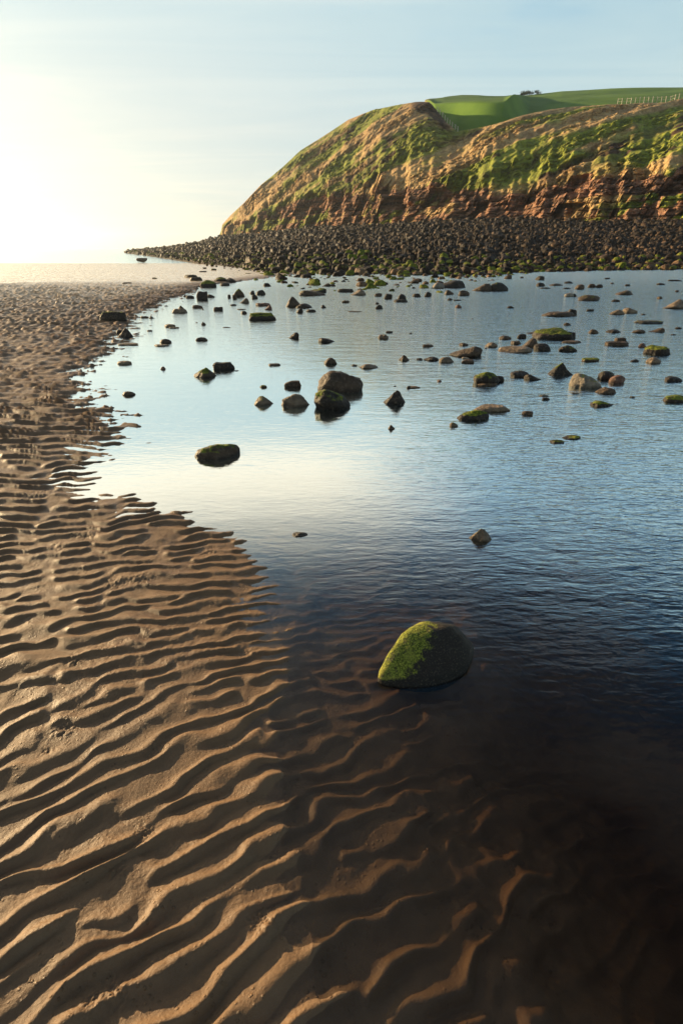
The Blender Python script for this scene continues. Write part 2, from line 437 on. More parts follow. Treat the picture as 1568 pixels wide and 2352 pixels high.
# ------------------------------------------------------------------ headland
def tab(pts):
    q = sorted(aze(*p) for p in pts); return q
T_low = tab([(285, 580), (340, 586), (400, 594), (450, 601), (510, 609), (560, 618), (620, 634), (700, 637), (900, 637), (1100, 637), (1250, 630), (1400, 626), (1568, 624), (1900, 622), (2400, 640)])
T_base = tab([(285, 577.5), (350, 571), (400, 567), (450, 557), (510, 543), (560, 540), (600, 536), (700, 524), (800, 519), (900, 515), (1000, 507), (1100, 503), (1200, 503), (1350, 511), (1568, 505), (1900, 500), (2500, 480)])
T_top = tab([(285, 577), (350, 570.5), (400, 566), (450, 556.5), (502, 545), (509, 536), (512, 522), (560, 512), (600, 506), (650, 498), (700, 492), (750, 486), (800, 478), (860, 472), (920, 474), (1000, 476), (1100, 482), (1180, 480), (1250, 470), (1330, 448), (1440, 440), (1568, 438), (1900, 430), (2500, 400)])
T_rim = tab([(285, 576.5), (350, 570), (400, 565.5), (450, 556), (502, 544), (508, 530), (511, 515), (530, 494), (560, 466), (600, 424), (625, 404), (650, 383), (690, 345), (740, 314), (800, 274), (860, 251), (920, 239), (955, 233), (985, 234), (1005, 255), (1025, 280), (1050, 301), (1090, 294), (1140, 282), (1200, 263), (1260, 250), (1320, 243), (1360, 241), (1450, 238), (1568, 232), (1900, 215), (2500, 180)])
T_back = tab([(285, 577), (510, 530), (700, 345), (860, 258), (955, 236), (985, 228), (1020, 221), (1060, 218), (1100, 218), (1135, 220), (1180, 220), (1210, 216), (1290, 207), (1400, 203), (1568, 200), (1900, 190), (2500, 170)])
A0 = aze(285, 577)[0]
na_ = 1150
azh = np.concatenate([np.linspace(A0, radians(30), na_), np.linspace(radians(30), radians(62), 60)[1:]])
# cliff foot line across the view, seen from above
ax, ay, bx_, by_ = -47., 245., 52., 90.
def foot(a):
    t_ = np.tan(a); dx, dy = bx_ - ax, by_ - ay
    k_ = (t_ * ay - ax) / (dx - t_ * dy)
    xx = ax + k_ * dx; yy_ = ay + k_ * dy
    r = np.hypot(xx, yy_)
    a1 = aze(510, 543)[0]
    r = np.where(a < a1, 250 + (a1 - a) * 420, np.minimum(r, 262))
    return r
def smooth(v, n=7):
    k_ = np.ones(n) / n; return np.convolve(np.pad(v, n // 2, mode='edge'), k_, 'valid')
rb = foot(azh)
rbn = rb + 3.0 * vn(azh * 38, azh * 0 + .3, 7) + 1.2 * vn(azh * 110, azh * 0 + .7, 8)
eL, eB, eT, eR, eK = [interp(azh, q) for q in (T_low, T_base, T_top, T_rim, T_back)]
zL = np.full_like(azh, -.12)
rLn = 1.6 * vn(azh * 60, azh * 0, 401) + .8 * vn(azh * 180, azh * 0, 402)
rL = rLn + np.clip((zL - CAM_H) / np.minimum(eL, -.004), 20, rb - 8)
zB = CAM_H + eB * rbn
a510 = aze(510, 530)[0]
grow = sst(azh, a510 - .004, a510 + .21)
rT0 = rb + 6.0; rT = rbn + 1.0 + 5 * sst(azh, a510 - .01, a510 + .05)
zT = CAM_H + eT * rT
depth = 3 + 52 * grow - 8 * np.exp(-((azh - aze(930, 235)[0]) / .06) ** 2) - 20 * np.exp(-((azh - aze(1120, 290)[0]) / .075) ** 2)
rR = rT0 + depth
zR = CAM_H + eR * rR
back = 12 + 60 * grow + 60 * sst(azh, aze(960, 235)[0], aze(1060, 300)[0])
rK = rR + back
zK = CAM_H + eK * rK
zK = np.where(azh < aze(975, 235)[0], CAM_H + (eR - .0035) * rK, zK)  # unseen ground behind the rim raised to shade the hollow
hol = sst(azh, aze(960, 235)[0], aze(1000, 260)[0])
holm = hol * (1 - sst(azh, aze(1150, 270)[0], aze(1215, 262)[0]))
rM = (rR + 12 + rK) / 2 * (1 - holm) + (rR + 24) * holm
eM = aze(1080, 234)[1]
zM = (zR + zK) / 2 * (1 - holm) + (CAM_H + np.minimum(eM, eK - .002) * rM) * holm
segs = [('bank', 70), ('cliff', 110), ('slope', 270), ('dip', 24), ('field', 70), ('behind', 8)]
ctrl = [(rL - 6, zL - 1.2), (rL, zL), (rbn, zB), (rT, zT), (rR, zR), (rR + 10, np.where(hol > .01, zR - 1.5 - 2.0 * hol, zR + .0)), (rM, zM), (rK, zK), (rK + 200, zK - 12)]
Rl, Zl, Vl = [], [], []
def lay(i, n, f0, ease=None):
    for q in np.linspace(0, 1, n, endpoint=False):
        e = q if ease is None else ease(q)
        Rl.append(ctrl[i][0] * (1 - q) + ctrl[i + 1][0] * q); Zl.append(ctrl[i][1] * (1 - e) + ctrl[i + 1][1] * e); Vl.append(f0 + q)
lay(0, 4, -1); lay(1, 70, 0); lay(2, 120, 1); lay(3, 280, 2, lambda q: q + .10 * sin(pi * q)); lay(4, 26, 3); lay(5, 60, 4); lay(6, 50, 4); lay(7, 8, 5)
Vl = np.array(Vl); n_ = len(Vl); Vl[n_ - 118:n_ - 58] = 4 + np.linspace(0, .5, 60); Vl[n_ - 58:n_ - 8] = 4.5 + np.linspace(0, .5, 50)
Rl = np.array(Rl); Zl = np.array(Zl); V = np.array(Vl)[:, None] * np.ones_like(azh)
# relax the kink at the top of the cliff and the rim
for _ in range(3):
    Rl[76:, :] = np.vstack([Rl[76:77], (Rl[76:-2] + Rl[77:-1] + Rl[78:]) / 3, Rl[-1:]])
    Zl[76:, :] = np.vstack([Zl[76:77], (Zl[76:-2] + Zl[77:-1] + Zl[78:]) / 3, Zl[-1:]])
A_ = np.ones(Rl.shape) * azh
Xh = Rl * np.sin(A_); Yh = Rl * np.cos(A_)
# distance along the cliff foot, for relief that follows the ground
along = (Xh * .6 - Yh * .8)
sl_t = np.clip(V - 2, 0, 1)
w_slope = sst(V, 1.9, 2.15) * (1 - sst(V, 2.9, 3.05)) * sst(A_, a510 - .005, a510 + .06)
w_cliff = sst(V, 1.0, 1.04) * (1 - sst(V, 2.0, 2.2)) * (.35 + .65 * sst(A_, a510 - .01, a510 + .04))
lowslope = sst(V, 1.8, 2.0) * (1 - sst(V, 2.15, 2.5))
# gullies lean as they run down the slope
g = .055 * (along - 1.7 * Zl)
gul = vn(g * 1.2, Zl * .02 + 3, 51) + .55 * vn(g * 3.2, Zl * .05 + 9, 52) + .12 * vn(g * 8, Zl * .12, 53)
tuft = fbm(along * .55, Zl * .9 + Rl * .2, 55, 4, .6)
gtuft = sst(.34 + .55 * fbm(g * 1.3, Zl * .10 + 1.5, 91, 4, .55) + .38 * fbm(along * .07, Zl * .13, 93, 5, .6), .25, .55)
disp = w_slope * (2.0 * gul + 1.1 * fbm(along * .12, Zl * .2 + 5, 58, 4, .6) + (.16 + .85 * gtuft) * tuft)
# blocks and buttresses in the sandstone
row = np.floor(Zl / 1.15 + .25 * vn(along * .2, Zl * .1, 60)); off = hash_grid(row.astype(np.int64), row.astype(np.int64) * 0, 5) * 3
colm = np.floor(along / (1.3 + .9 * hash_grid(row.astype(np.int64), row.astype(np.int64) * 0, 9)) + off)
blk = hash_grid(colm.astype(np.int64), row.astype(np.int64), 31)
butt = vn(along * .13, Zl * .10, 62) + .55 * vn(along * .35, Zl * .25, 63)
vert = hash_grid(np.floor(along * .55 + .3 * vn(along * .3, Zl * .3, 4)).astype(np.int64), (Zl * 0).astype(np.int64), 77)
acw = np.floor(along * .23 + .5 * vn(along * .2, Zl * .15, 411)); ach = np.floor(Zl * .28 + hash_grid(acw.astype(np.int64), (acw * 0).astype(np.int64), 413) * 2)
alc = (hash_grid(acw.astype(np.int64), ach.astype(np.int64), 417) < .34) * 1.0
cliffd = 2.6 * butt + 1.8 * (blk - .5) + 1.6 * (vert - .5) + .7 * tuft - 4.6 * alc
fj = (along / (1.3 + .9 * hash_grid(row.astype(np.int64), row.astype(np.int64) * 0, 9)) + off) % 1; fr_ = (Zl / 1.15 + .25 * vn(along * .2, Zl * .1, 60)) % 1
cliffd = cliffd - .9 * ((fj < .2) | (fr_ < .22))
mix_rock = np.clip(w_cliff + .55 * lowslope * sst(fbm(along * .09, Zl * .12, 66, 3), .0, .25), 0, 1)
disp = disp * (1 - .5 * w_cliff) + cliffd * mix_rock
# outward is toward the beach, and a little up
out = -disp
Rl2 = Rl - disp * .9
Zl2 = Zl + disp * .15 * w_slope
bankw = sst(V, .0, .1) * (1 - sst(V, .97, 1.03))
Zl2 += bankw * .45 * fbm(along * .5, Rl * .5, 81, 4, .6) * .8
fieldw = sst(V, 3.6, 4.2)
Zl2 += fieldw * .5 * vn(along * .03, Rl * .03, 83)
Xh = Rl2 * np.sin(A_); Yh = Rl2 * np.cos(A_)
hv = np.stack([Xh.ravel(), Yh.ravel(), Zl2.ravel()], 1)
# cover: bare rock, green turf, dark scrub, pasture
pat = fbm(g * 1.0, Zl * .06 + 1.5, 91, 3, .5); pat2 = fbm(along * .045, Zl * .08, 93, 5, .55)
top_band = sst(V, 2.62, 2.9)
green = .29 + .80 * pat + .42 * pat2 + .12 * (sst(A_, .0, .1) * 0)
green += .28 * np.exp(-((V - 2.82) / .14) ** 2) * sst(A_, aze(1080, 300)[0], aze(1150, 300)[0]) * (1 - sst(A_, aze(1400, 300)[0], aze(1470, 300)[0]))
green += .5 * np.exp(-((V - 2.45) / .22) ** 2) * sst(A_, aze(1430, 350)[0], aze(1520, 350)[0])
green += .22 * sst(V, 2.0, 2.2) * (1 - sst(V, 2.35, 2.6))
green += .12 * (1 - sst(A_, aze(850, 400)[0], aze(1000, 400)[0]))
green = np.clip(green, 0, 1)
rock = w_cliff * (.75 - .35 * (V > 1.45) - .9 * pat2 + .6 * vn(along * .4, Zl * .5, 201)) + .55 * lowslope * sst(mix_rock, .3, .8)
rock = np.clip(rock + .25 * (blk - .5) * w_cliff, 0, 1)
scr = np.clip(.5 * sst(-gul, .25, .8) * w_slope + .35 * sst(fbm(along * .2, Zl * .3, 97, 3), .15, .55) * w_slope * green * 1.7, 0, 1)
knoll = np.exp(-((A_ - aze(985, 270)[0]) / .032) ** 2) * sst(V, 2.72, 2.86) * (1 - sst(V, 3.2, 3.6))
scr = np.maximum(scr, 1.0 * knoll); green = green * (1 - knoll)
russet = sst(V, 2.93, 2.97) * sst(A_, aze(1340, 240)[0], aze(1370, 240)[0])
green = green * (1 - russet)
past = sst(V, 3.25, 3.5) * sst(A_, aze(960, 235)[0], aze(1000, 250)[0])
past = np.where(A_ > aze(1340, 240)[0], sst(V, 3.85, 4.0), past)
zone = np.stack([rock.ravel(), green.ravel(), scr.ravel(), past.ravel()], 1)
bank_a = (1 - sst(V, .96, 1.03)).ravel()
hill = mesh_from('hill', hv, grid_faces(*Rl.shape), M_hill, attrs={'zone': zone, 'bank': bank_a})
tag(hill, kind='structure')
sm = (np.repeat(V[:-1, :1], len(azh) - 1, 1) > 3.02).ravel()
hill.data.polygons.foreach_set('use_smooth', sm)

# ------------------------------------------------------------------ rocks
def ico(sub):
    import bmesh
    bm = bmesh.new(); bmesh.ops.create_icosphere(bm, subdivisions=sub, radius=1.0)
    v = np.array([q.co[:] for q in bm.verts]); f = np.array([[q.index for q in p_.verts] for p_ in bm.faces]); bm.free()
    return v / np.linalg.norm(v, axis=1)[:, None], f
ICO = {k_: ico(k_) for k_ in (2, 3, 4, 5)}
def n3d(p, s, seed):       # cheap three-way noise on a point cloud
    return (fbm(p[:, 0] * s, p[:, 1] * s, seed, 3) + fbm(p[:, 1] * s + 7, p[:, 2] * s, seed + 3, 3) + fbm(p[:, 2] * s + 13, p[:, 0] * s, seed + 5, 3)) / 2
def rock_shape(sub, seed, a, b, h, shape='round', sharp=10, rough=.05, lean=0.0):
    """stone with half widths a, b and height h over z = 0, and a buried foot"""
    r = np.random.default_rng(seed); d, f = ICO[sub]
    n = r.normal(size=(sharp, 3)); n /= np.linalg.norm(n, axis=1)[:, None]
    o = r.uniform(.66, .95, sharp)
    q = d @ n.T
    rad = np.where(q > .05, o / np.maximum(q, .05), 9.0)
    k_ = 10.0 if shape not in ('round', 'dome') else 7.0
    rad = -np.log(np.exp(-k_ * rad).sum(1) + np.exp(-k_ * 1.0)) / k_
    p = d * rad[:, None]
    p *= (1 + rough * n3d(d, 1.7, seed) + rough * .5 * n3d(d, 5, seed + 9))[:, None]
    p[:, 2] = np.where(p[:, 2] < 0, p[:, 2] * .8, p[:, 2])
    zt = np.clip(p[:, 2] / max(p[:, 2].max(), .1), 0, 1)
    if shape == 'peak': p[:, :2] *= (1 - .62 * zt ** .9)[:, None]; p[:, 0] += lean * zt * .5
    elif shape == 'wedge': p[:, 2] *= np.clip(.55 + .6 * (lean if lean else 1) * p[:, 0], .12, 1.3)
    elif shape == 'flat': p[:, 2] = np.where(p[:, 2] > 0, np.minimum(p[:, 2], .55 + .1 * n3d(d, 2, seed + 2)), p[:, 2])
    elif shape == 'block': p[:, :2] = np.sign(p[:, :2]) * np.abs(p[:, :2]) ** .8; p[:, 2] = np.minimum(p[:, 2], .62 + .08 * n3d(d, 2, seed))
    else: p[:, 0] += lean * zt * .3
    mx = np.abs(p).max(0); zt = p[:, 2].max()
    p[:, 0] *= a / mx[0]; p[:, 1] *= b / mx[1]; p[:, 2] *= h / zt
    return p, f
COL = {'dark': (.040, .029, .019), 'brown': (.105, .066, .037), 'tan': (.24, .17, .105), 'grey': (.09, .085, .07), 'pink': (.20, .10, .065), 'pale': (.33, .27, .19)}
def stone_attrs(p, f, colr, moss, seed, h):
    r = np.random.default_rng(seed + 1)
    vn_ = np.zeros_like(p); fn = np.cross(p[f[:, 1]] - p[f[:, 0]], p[f[:, 2]] - p[f[:, 0]])
    for i in range(3): np.add.at(vn_, f[:, i], fn)
    vn_ /= np.linalg.norm(vn_, axis=1)[:, None] + 1e-9
    up = vn_[:, 2] - .25 * vn_[:, 0]
    m = moss * sst(up, .15, .8) * sst(p[:, 2], h * .25, h * .6)
    base = np.array(COL[colr]) * r.uniform(.85, 1.15)
    wet = sst(p[:, 2], .25 * h, .06 * h)[:, None] if False else (1 - sst(p[:, 2], .10 * h, .28 * h))[:, None]
    colv = base[None, :] * (1 - wet) + base[None, :] * .45 * wet
    return np.hstack([colv, np.ones((len(p), 1))]), m

# name, x, waterline y, width, height in photo pixels (2500 wide), shape, colour, moss, lean
ROCKS = []
def R4(x, y, w_, h_, shape='round', colr='dark', moss=0., lean=0., lab=None):   # zoom window 700,950 at 1.96
    ROCKS.append([700 + x / 1.96, 950 + y / 1.96, w_ / 1.96, h_ / 1.96, shape, colr, moss, lean, lab])
def R5(x, y, w_, h_, shape='round', colr='dark', moss=0., lean=0., lab=None):   # zoom window 1400,950 at 1.4255
    ROCKS.append([1400 + x / 1.4255, 950 + y / 1.4255, w_ / 1.4255, h_ / 1.4255, shape, colr, moss, lean, lab])
def R3(x, y, w_, h_, shape='round', colr='dark', moss=0., lean=0., lab=None):   # zoom window 0,850 at 1.568
    ROCKS.append([x / 1.568, 850 + y / 1.568, w_ / 1.568, h_ / 1.568, shape, colr, moss, lean, lab])
R4(75, 585, 95, 30, 'flat'); R4(198, 370, 75, 33, 'block'); R4(378, 392, 50, 25); R4(360, 362, 70, 9, 'flat')
R4(515, 437, 215, 72, 'block', 'dark', .9, 0, 'long black flat-topped boulder with green moss on its far end')
R4(305, 333, 50, 14); R4(343, 268, 98, 72, 'round', 'brown', .9, 0, 'green-capped rounded boulder standing among smaller stones at the head of the pool')
R4(385, 314, 80, 48, 'wedge', 'tan', 0, 1); R4(312, 286, 34, 40, 'block', 'brown'); R4(275, 278, 26, 28, 'block'); R4(455, 284, 52, 40); R4(500, 255, 70, 45); R4(440, 250, 40, 30)
R4(518, 335, 112, 28, 'flat', 'pink'); R4(550, 362, 62, 42, 'wedge', 'pink', 0, 1)
R4(735, 342, 122, 92, 'peak', 'brown', 0, 0, 'tall pointed brown boulder with a steep knob on top'); R4(815, 350, 130, 44, 'wedge', 'dark', 0, -.5)
R4(780, 384, 56, 38); R4(860, 378, 75, 24, 'flat'); R4(950, 348, 40, 26); R4(870, 262, 195, 50, 'round', 'brown', .3); R4(870, 240, 210, 42, 'wedge', 'dark', .5)
R4(1105, 235, 120, 28, 'block'); R4(1195, 258, 130, 54, 'wedge', 'tan', 0, 1); R4(1110, 312, 72, 20, 'flat', 'brown'); R4(1352, 356, 68, 34); R4(1332, 322, 32, 16)
R4(1170, 379, 112, 9, 'flat', 'brown'); R4(1412, 284, 62, 46, 'block'); R4(1342, 266, 60, 26, 'round', 'brown'); R4(1505, 290, 75, 50); R4(1505, 308, 110, 24, 'flat')
R4(735, 567, 80, 56, 'wedge', 'dark', 0, 1); R4(978, 597, 135, 46, 'wedge', 'dark', 0, -1); R4(1420, 526, 50, 15, 'flat'); R4(1380, 571, 82, 36, 'round', 'tan')
R4(90, 471, 36, 24, 'round', 'brown'); R4(255, 491, 66, 8, 'flat'); R4(40, 454, 20, 5, 'flat', 'brown')
R4(100, 850, 165, 92, 'peak', 'brown', .8, .2, 'mossy pointed boulder touching a dark block, alone on the pale water')
R4(236, 792, 160, 72, 'block', 'dark', .45, 0, 'square-ended dark boulder joined to a mossy pointed one'); R4(326, 802, 42, 7, 'flat')
R4(592, 765, 102, 22, 'flat', 'brown'); R4(1000, 753, 96, 62, 'round', 'brown', .15); R4(1270, 783, 140, 44, 'round', 'tan')
R4(732, 919, 130, 64, 'block', 'brown'); R4(518, 921, 56, 22, 'flat', 'brown', .9); R4(785, 907, 14, 7)
R4(515, 1049, 150, 86, 'peak', 'tan', .45, -.1, 'small tan and green two-faced boulder beside the light brown one')
R4(750, 1060, 222, 126, 'round', 'tan', .3, 0, 'large smooth light brown boulder leaning on the biggest black one')
R4(1065, 955, 350, 196, 'round', 'brown', 0, 0, 'huge rough dark brown boulder at the back of the biggest cluster')
R4(1000, 1080, 292, 200, 'wedge', 'dark', .5, -.3, 'huge black boulder with a green shoulder at the front of the biggest cluster')
R4(1452, 1040, 168, 128, 'peak', 'dark', .35, .3, 'steep dark pyramid-shaped boulder standing by itself in blue-white water')
R4(1524, 728, 82, 54, 'peak', 'brown', 0, 0); R4(1560, 928, 30, 24); R4(1172, 766, 44, 15, 'round', 'dark', .3); R4(1462, 912, 20, 8)
R5(343, 184, 60, 30, 'round', 'brown'); R5(420, 190, 70, 34, 'round', 'brown', .3); R5(350, 214, 30, 13); R5(390, 216, 50, 8, 'flat'); R5(395, 253, 36, 19, 'round', 'pink'); R5(668, 255, 40, 14)
R5(972, 195, 52, 22, 'round', 'pale', 0, 0, 'pale cream rounded stone beside a dark mossy one near the boulder bank'); R5(1000, 195, 24, 18)
R5(1075, 216, 112, 38, 'round', 'brown', .35); R5(1265, 186, 95, 30, 'round', 'brown', .3); R5(1218, 222, 50, 15); R5(1443, 207, 30, 15, 'round', 'brown')
R5(1520, 258, 110, 62, 'wedge', 'tan', 0, 1, 'pale-faced boulder with a dark rounded back at the edge of the far water'); R5(1220, 289, 82, 33, 'round', 'tan'); R5(1283, 282, 85, 36, 'round', 'tan')
R5(1358, 290, 24, 8); R5(920, 299, 182, 34, 'flat', 'brown', .15, 0, 'long low dark slab with a raised end in the blue water'); R5(985, 290, 60, 38, 'block')
R5(1078, 271, 46, 13, 'flat'); R5(1390, 337, 152, 22, 'flat', 'grey', .4); R5(963, 345, 40, 16, 'round', 'brown'); R5(1093, 387, 62, 26, 'round', 'brown', .1)
R5(1205, 384, 80, 22, 'round'); R5(1335, 385, 72, 22, 'round', 'brown', .1); R5(1425, 381, 85, 31, 'wedge', 'brown', 0, 1); R5(1540, 363, 36, 12); R5(1515, 396, 30, 8)
R5(890, 420, 222, 82, 'round', 'dark', .6, -.2, 'largest mossy boulder of the piled rocks in the blue water'); R5(822, 392, 170, 40, 'wedge', 'dark', .2, 1); R5(690, 488, 182, 44, 'round', 'tan', 0, 0, 'long tan slab lying in front of the piled mossy rocks')
R5(825, 479, 96, 50, 'round', 'dark'); R5(762, 458, 92, 58, 'wedge', 'brown', 0, 1); R5(725, 412, 50, 30, 'block'); R5(975, 416, 62, 50, 'block'); R5(695, 444, 60, 22, 'flat', 'brown')
R5(965, 482, 100, 42, 'round', 'dark', .4); R5(985, 439, 112, 18, 'flat', 'brown'); R5(642, 419, 72, 24, 'round', 'brown', .3); R5(562, 459, 72, 34, 'round', 'tan', .2)
R5(432, 511, 172, 78, 'wedge', 'brown', .1, .8, 'big dark wedge-shaped boulder rising to a blunt end'); R5(425, 452, 56, 20, 'round', 'brown'); R5(252, 531, 84, 30, 'round'); R5(193, 526, 36, 14, 'flat'); R5(332, 541, 80, 40, 'round', 'tan')
R5(442, 544, 70, 30, 'round', 'brown'); R5(430, 520, 44, 12, 'flat', 'pale'); R5(237, 458, 60, 18, 'flat', 'brown'); R5(35, 384, 36, 11, 'flat'); R5(15, 416, 40, 26, 'round', 'tan'); R5(148, 388, 18, 7)
R5(1210, 452, 130, 32, 'flat', 'brown', .1); R5(1235, 440, 70, 42, 'block', 'brown'); R5(1430, 498, 140, 64, 'round', 'dark', 1.0, 0, 'bright green moss-covered boulder in the ruffled blue water'); R5(1350, 460, 46, 26, 'round', 'pink')
R5(1410, 544, 76, 40, 'round', 'tan', .25); R5(1313, 536, 46, 16); R5(1085, 534, 102, 25, 'flat', 'brown', 1.0); R5(468, 312, 12, 6); R5(538, 466, 16, 7)
R5(540, 656, 150, 92, 'round', 'dark', .6, -.2, 'dark boulder with a sunlit edge and mossy crown, a low stone at its foot'); R5(605, 640, 60, 42); R5(545, 660, 110, 22, 'flat', 'brown', .3)
R5(925, 609, 138, 88, 'peak', 'dark', .55, 0, 'dark peaked boulder with green on its sunny slope, beside a pale one'); R5(712, 618, 100, 44, 'round', 'dark', .2); R5(780, 631, 92, 42, 'wedge', 'dark', 0, -1)
R5(1055, 673, 160, 96, 'round', 'pale', .4, -.1, 'pale grey boulder with a streak of moss down its middle'); R5(1157, 629, 105, 60, 'round', 'dark', .35); R5(1222, 649, 92, 58, 'round', 'pink', 0, 0, 'rounded red-brown boulder touching a dark mossy one')
R5(1160, 703, 116, 46, 'round', 'brown', .15); R5(1140, 770, 132, 46, 'wedge', 'dark', .8, -.5, 'low mossy humped rock with a flat green tail'); R5(1517, 641, 108, 38, 'round'); R5(1525, 746, 155, 52, 'round', 'dark', .8, 0, 'broad mossy rock half out of the picture at the water side')
R5(840, 716, 56, 12, 'flat', 'grey', .4); R5(850, 734, 46, 16, 'flat'); R5(1005, 704, 42, 10, 'flat', 'grey', .3)
R5(565, 798, 200, 54, 'block', 'tan', .1, 0, 'tan-topped flat boulder lying behind a mossy dark one'); R5(470, 845, 178, 78, 'round', 'dark', .8, 0, 'mossy dark oval boulder in front of a tan-topped slab')
R5(756, 814, 62, 28, 'round', 'brown', .3); R5(370, 874, 46, 30, 'round', 'tan', .5); R5(43, 889, 46, 28, 'peak', 'brown', .3)
R5(905, 962, 80, 26, 'round', 'dark', .5, 0, 'near half of the narrow mossy ridge rock in open water'); R5(980, 940, 100, 30, 'round', 'dark', .5, 0, 'far half of the narrow mossy ridge rock in open water')
R5(160, 673, 72, 15, 'flat', 'brown'); R5(295, 639, 26, 13, 'round', 'pink'); R5(1303, 723, 30, 10, 'flat', 'grey', .5)
for q in [(820, 108, 50, 24), (820, 141, 55, 22), (905, 138, 80, 14), (1025, 156, 50, 28), (1085, 147, 50, 22), (1130, 148, 40, 20), (970, 126, 50, 13), (1170, 103, 30, 8), (1448, 134, 45, 12), (1278, 139, 30, 11), (1535, 170, 20, 10), (725, 98, 20, 9), (655, 102, 45, 24), (850, 153, 60, 8), (960, 154, 46, 8), (1195, 128, 20, 8), (1520, 114, 80, 9)]:
    R5(*q, 'flat' if q[3] < 12 else 'round', 'brown' if q[0] % 2 else 'dark', .15 if q[0] % 3 == 0 else 0)
R5(520, 166, 120, 50, 'wedge', 'brown', .2); R5(600, 166, 110, 56, 'round', 'dark', .35); R5(350, 150, 180, 52, 'wedge', 'dark'); R5(285, 152, 80, 38, 'round', 'pale', 0, 0, 'sunlit cream-coloured boulder at the left end of a dark slab')
R5(235, 195, 40, 28); R5(180, 196, 50, 20, 'flat'); R5(28, 206, 44, 32)
R3(664, 521, 168, 78, 'block', 'dark', .75, 0, 'large black boulder with a green top where the rippled sand meets the pool'); R3(725, 604, 92, 64, 'peak', 'dark', 0, .1, 'dark two-humped boulder just inside the pool below the large black one'); R3(690, 588, 44, 34, 'round')
R3(535, 599, 62, 30, 'wedge', 'tan', 0, -1, 'small tan-sided stone lying on the rippled sand'); R3(733, 305, 58, 12, 'flat', 'dark', 0, 0, 'small dark flat rock on the sand, far from the water'); R3(890, 277, 32, 10, 'flat', 'brown', 1.0, 0, 'little green weedy stone on the far sand')
R3(1165, 390, 70, 62, 'block'); R3(1210, 376, 52, 20); R3(1195, 318, 100, 52, 'round', 'dark', .8); R3(1092, 381, 50, 20); R3(1065, 372, 30, 12)
R3(1100, 268, 90, 18, 'flat', 'dark', .4); R3(1130, 288, 80, 26, 'flat', 'dark', .5); R3(1262, 290, 90, 34, 'round', 'dark', .5); R3(1320, 290, 70, 26, 'round'); R3(1290, 308, 60, 20)
R3(1225, 217, 40, 9, 'flat', 'brown', .8); R3(1165, 229, 46, 7, 'flat'); R3(1175, 207, 26, 5, 'flat', 'brown', .5)
R3(1035, 466, 116, 34, 'flat', 'tan', 0); R3(1040, 440, 34, 20, 'peak', 'brown'); R3(870, 496, 36, 18, 'peak', 'brown'); R3(830, 493, 56, 13, 'flat', 'brown'); R3(790, 489, 16, 7); R3(858, 570, 36, 10, 'flat')
R3(975, 546, 70, 20, 'flat', 'tan', .3); R3(1000, 553, 62, 10, 'flat', 'brown'); R3(955, 639, 72, 30, 'round', 'brown'); R3(928, 656, 92, 15, 'flat', 'tan', .2); R3(722, 760, 92, 24, 'flat', 'tan', .3); R3(938, 789, 34, 20, 'peak', 'pink'); R3(735, 651, 140, 14, 'flat', 'brown')
R3(740, 939, 82, 34, 'round', 'brown'); R3(580, 763, 22, 6, 'flat'); R3(1135, 438, 60, 22, 'round', 'brown'); R3(1165, 445, 12, 10); R3(820, 159, 80, 12, 'flat', 'brown'); 
ROCKS.append([1100, 1968, 62, 22, 'peak', 'dark', .2, .2, 'tiny dark pointed stone breaking the calm shallow water'])
ROCKS.append([1758, 1984, 88, 62, 'peak', 'tan', .4, 0, 'small yellow-green pyramid stone alone in the deep blue water'])
ROCKS.append([805, 1684, 188, 86, 'round', 'brown', .6, -.25, 'long rough boulder with bright green patch on its back, alone off the sand edge'])
ROCKS.append([0, 0, 0, 0, 'hero', 'dark', 1, 0, 'big dome-shaped mossy boulder in the dark shallows nearest the camera'])

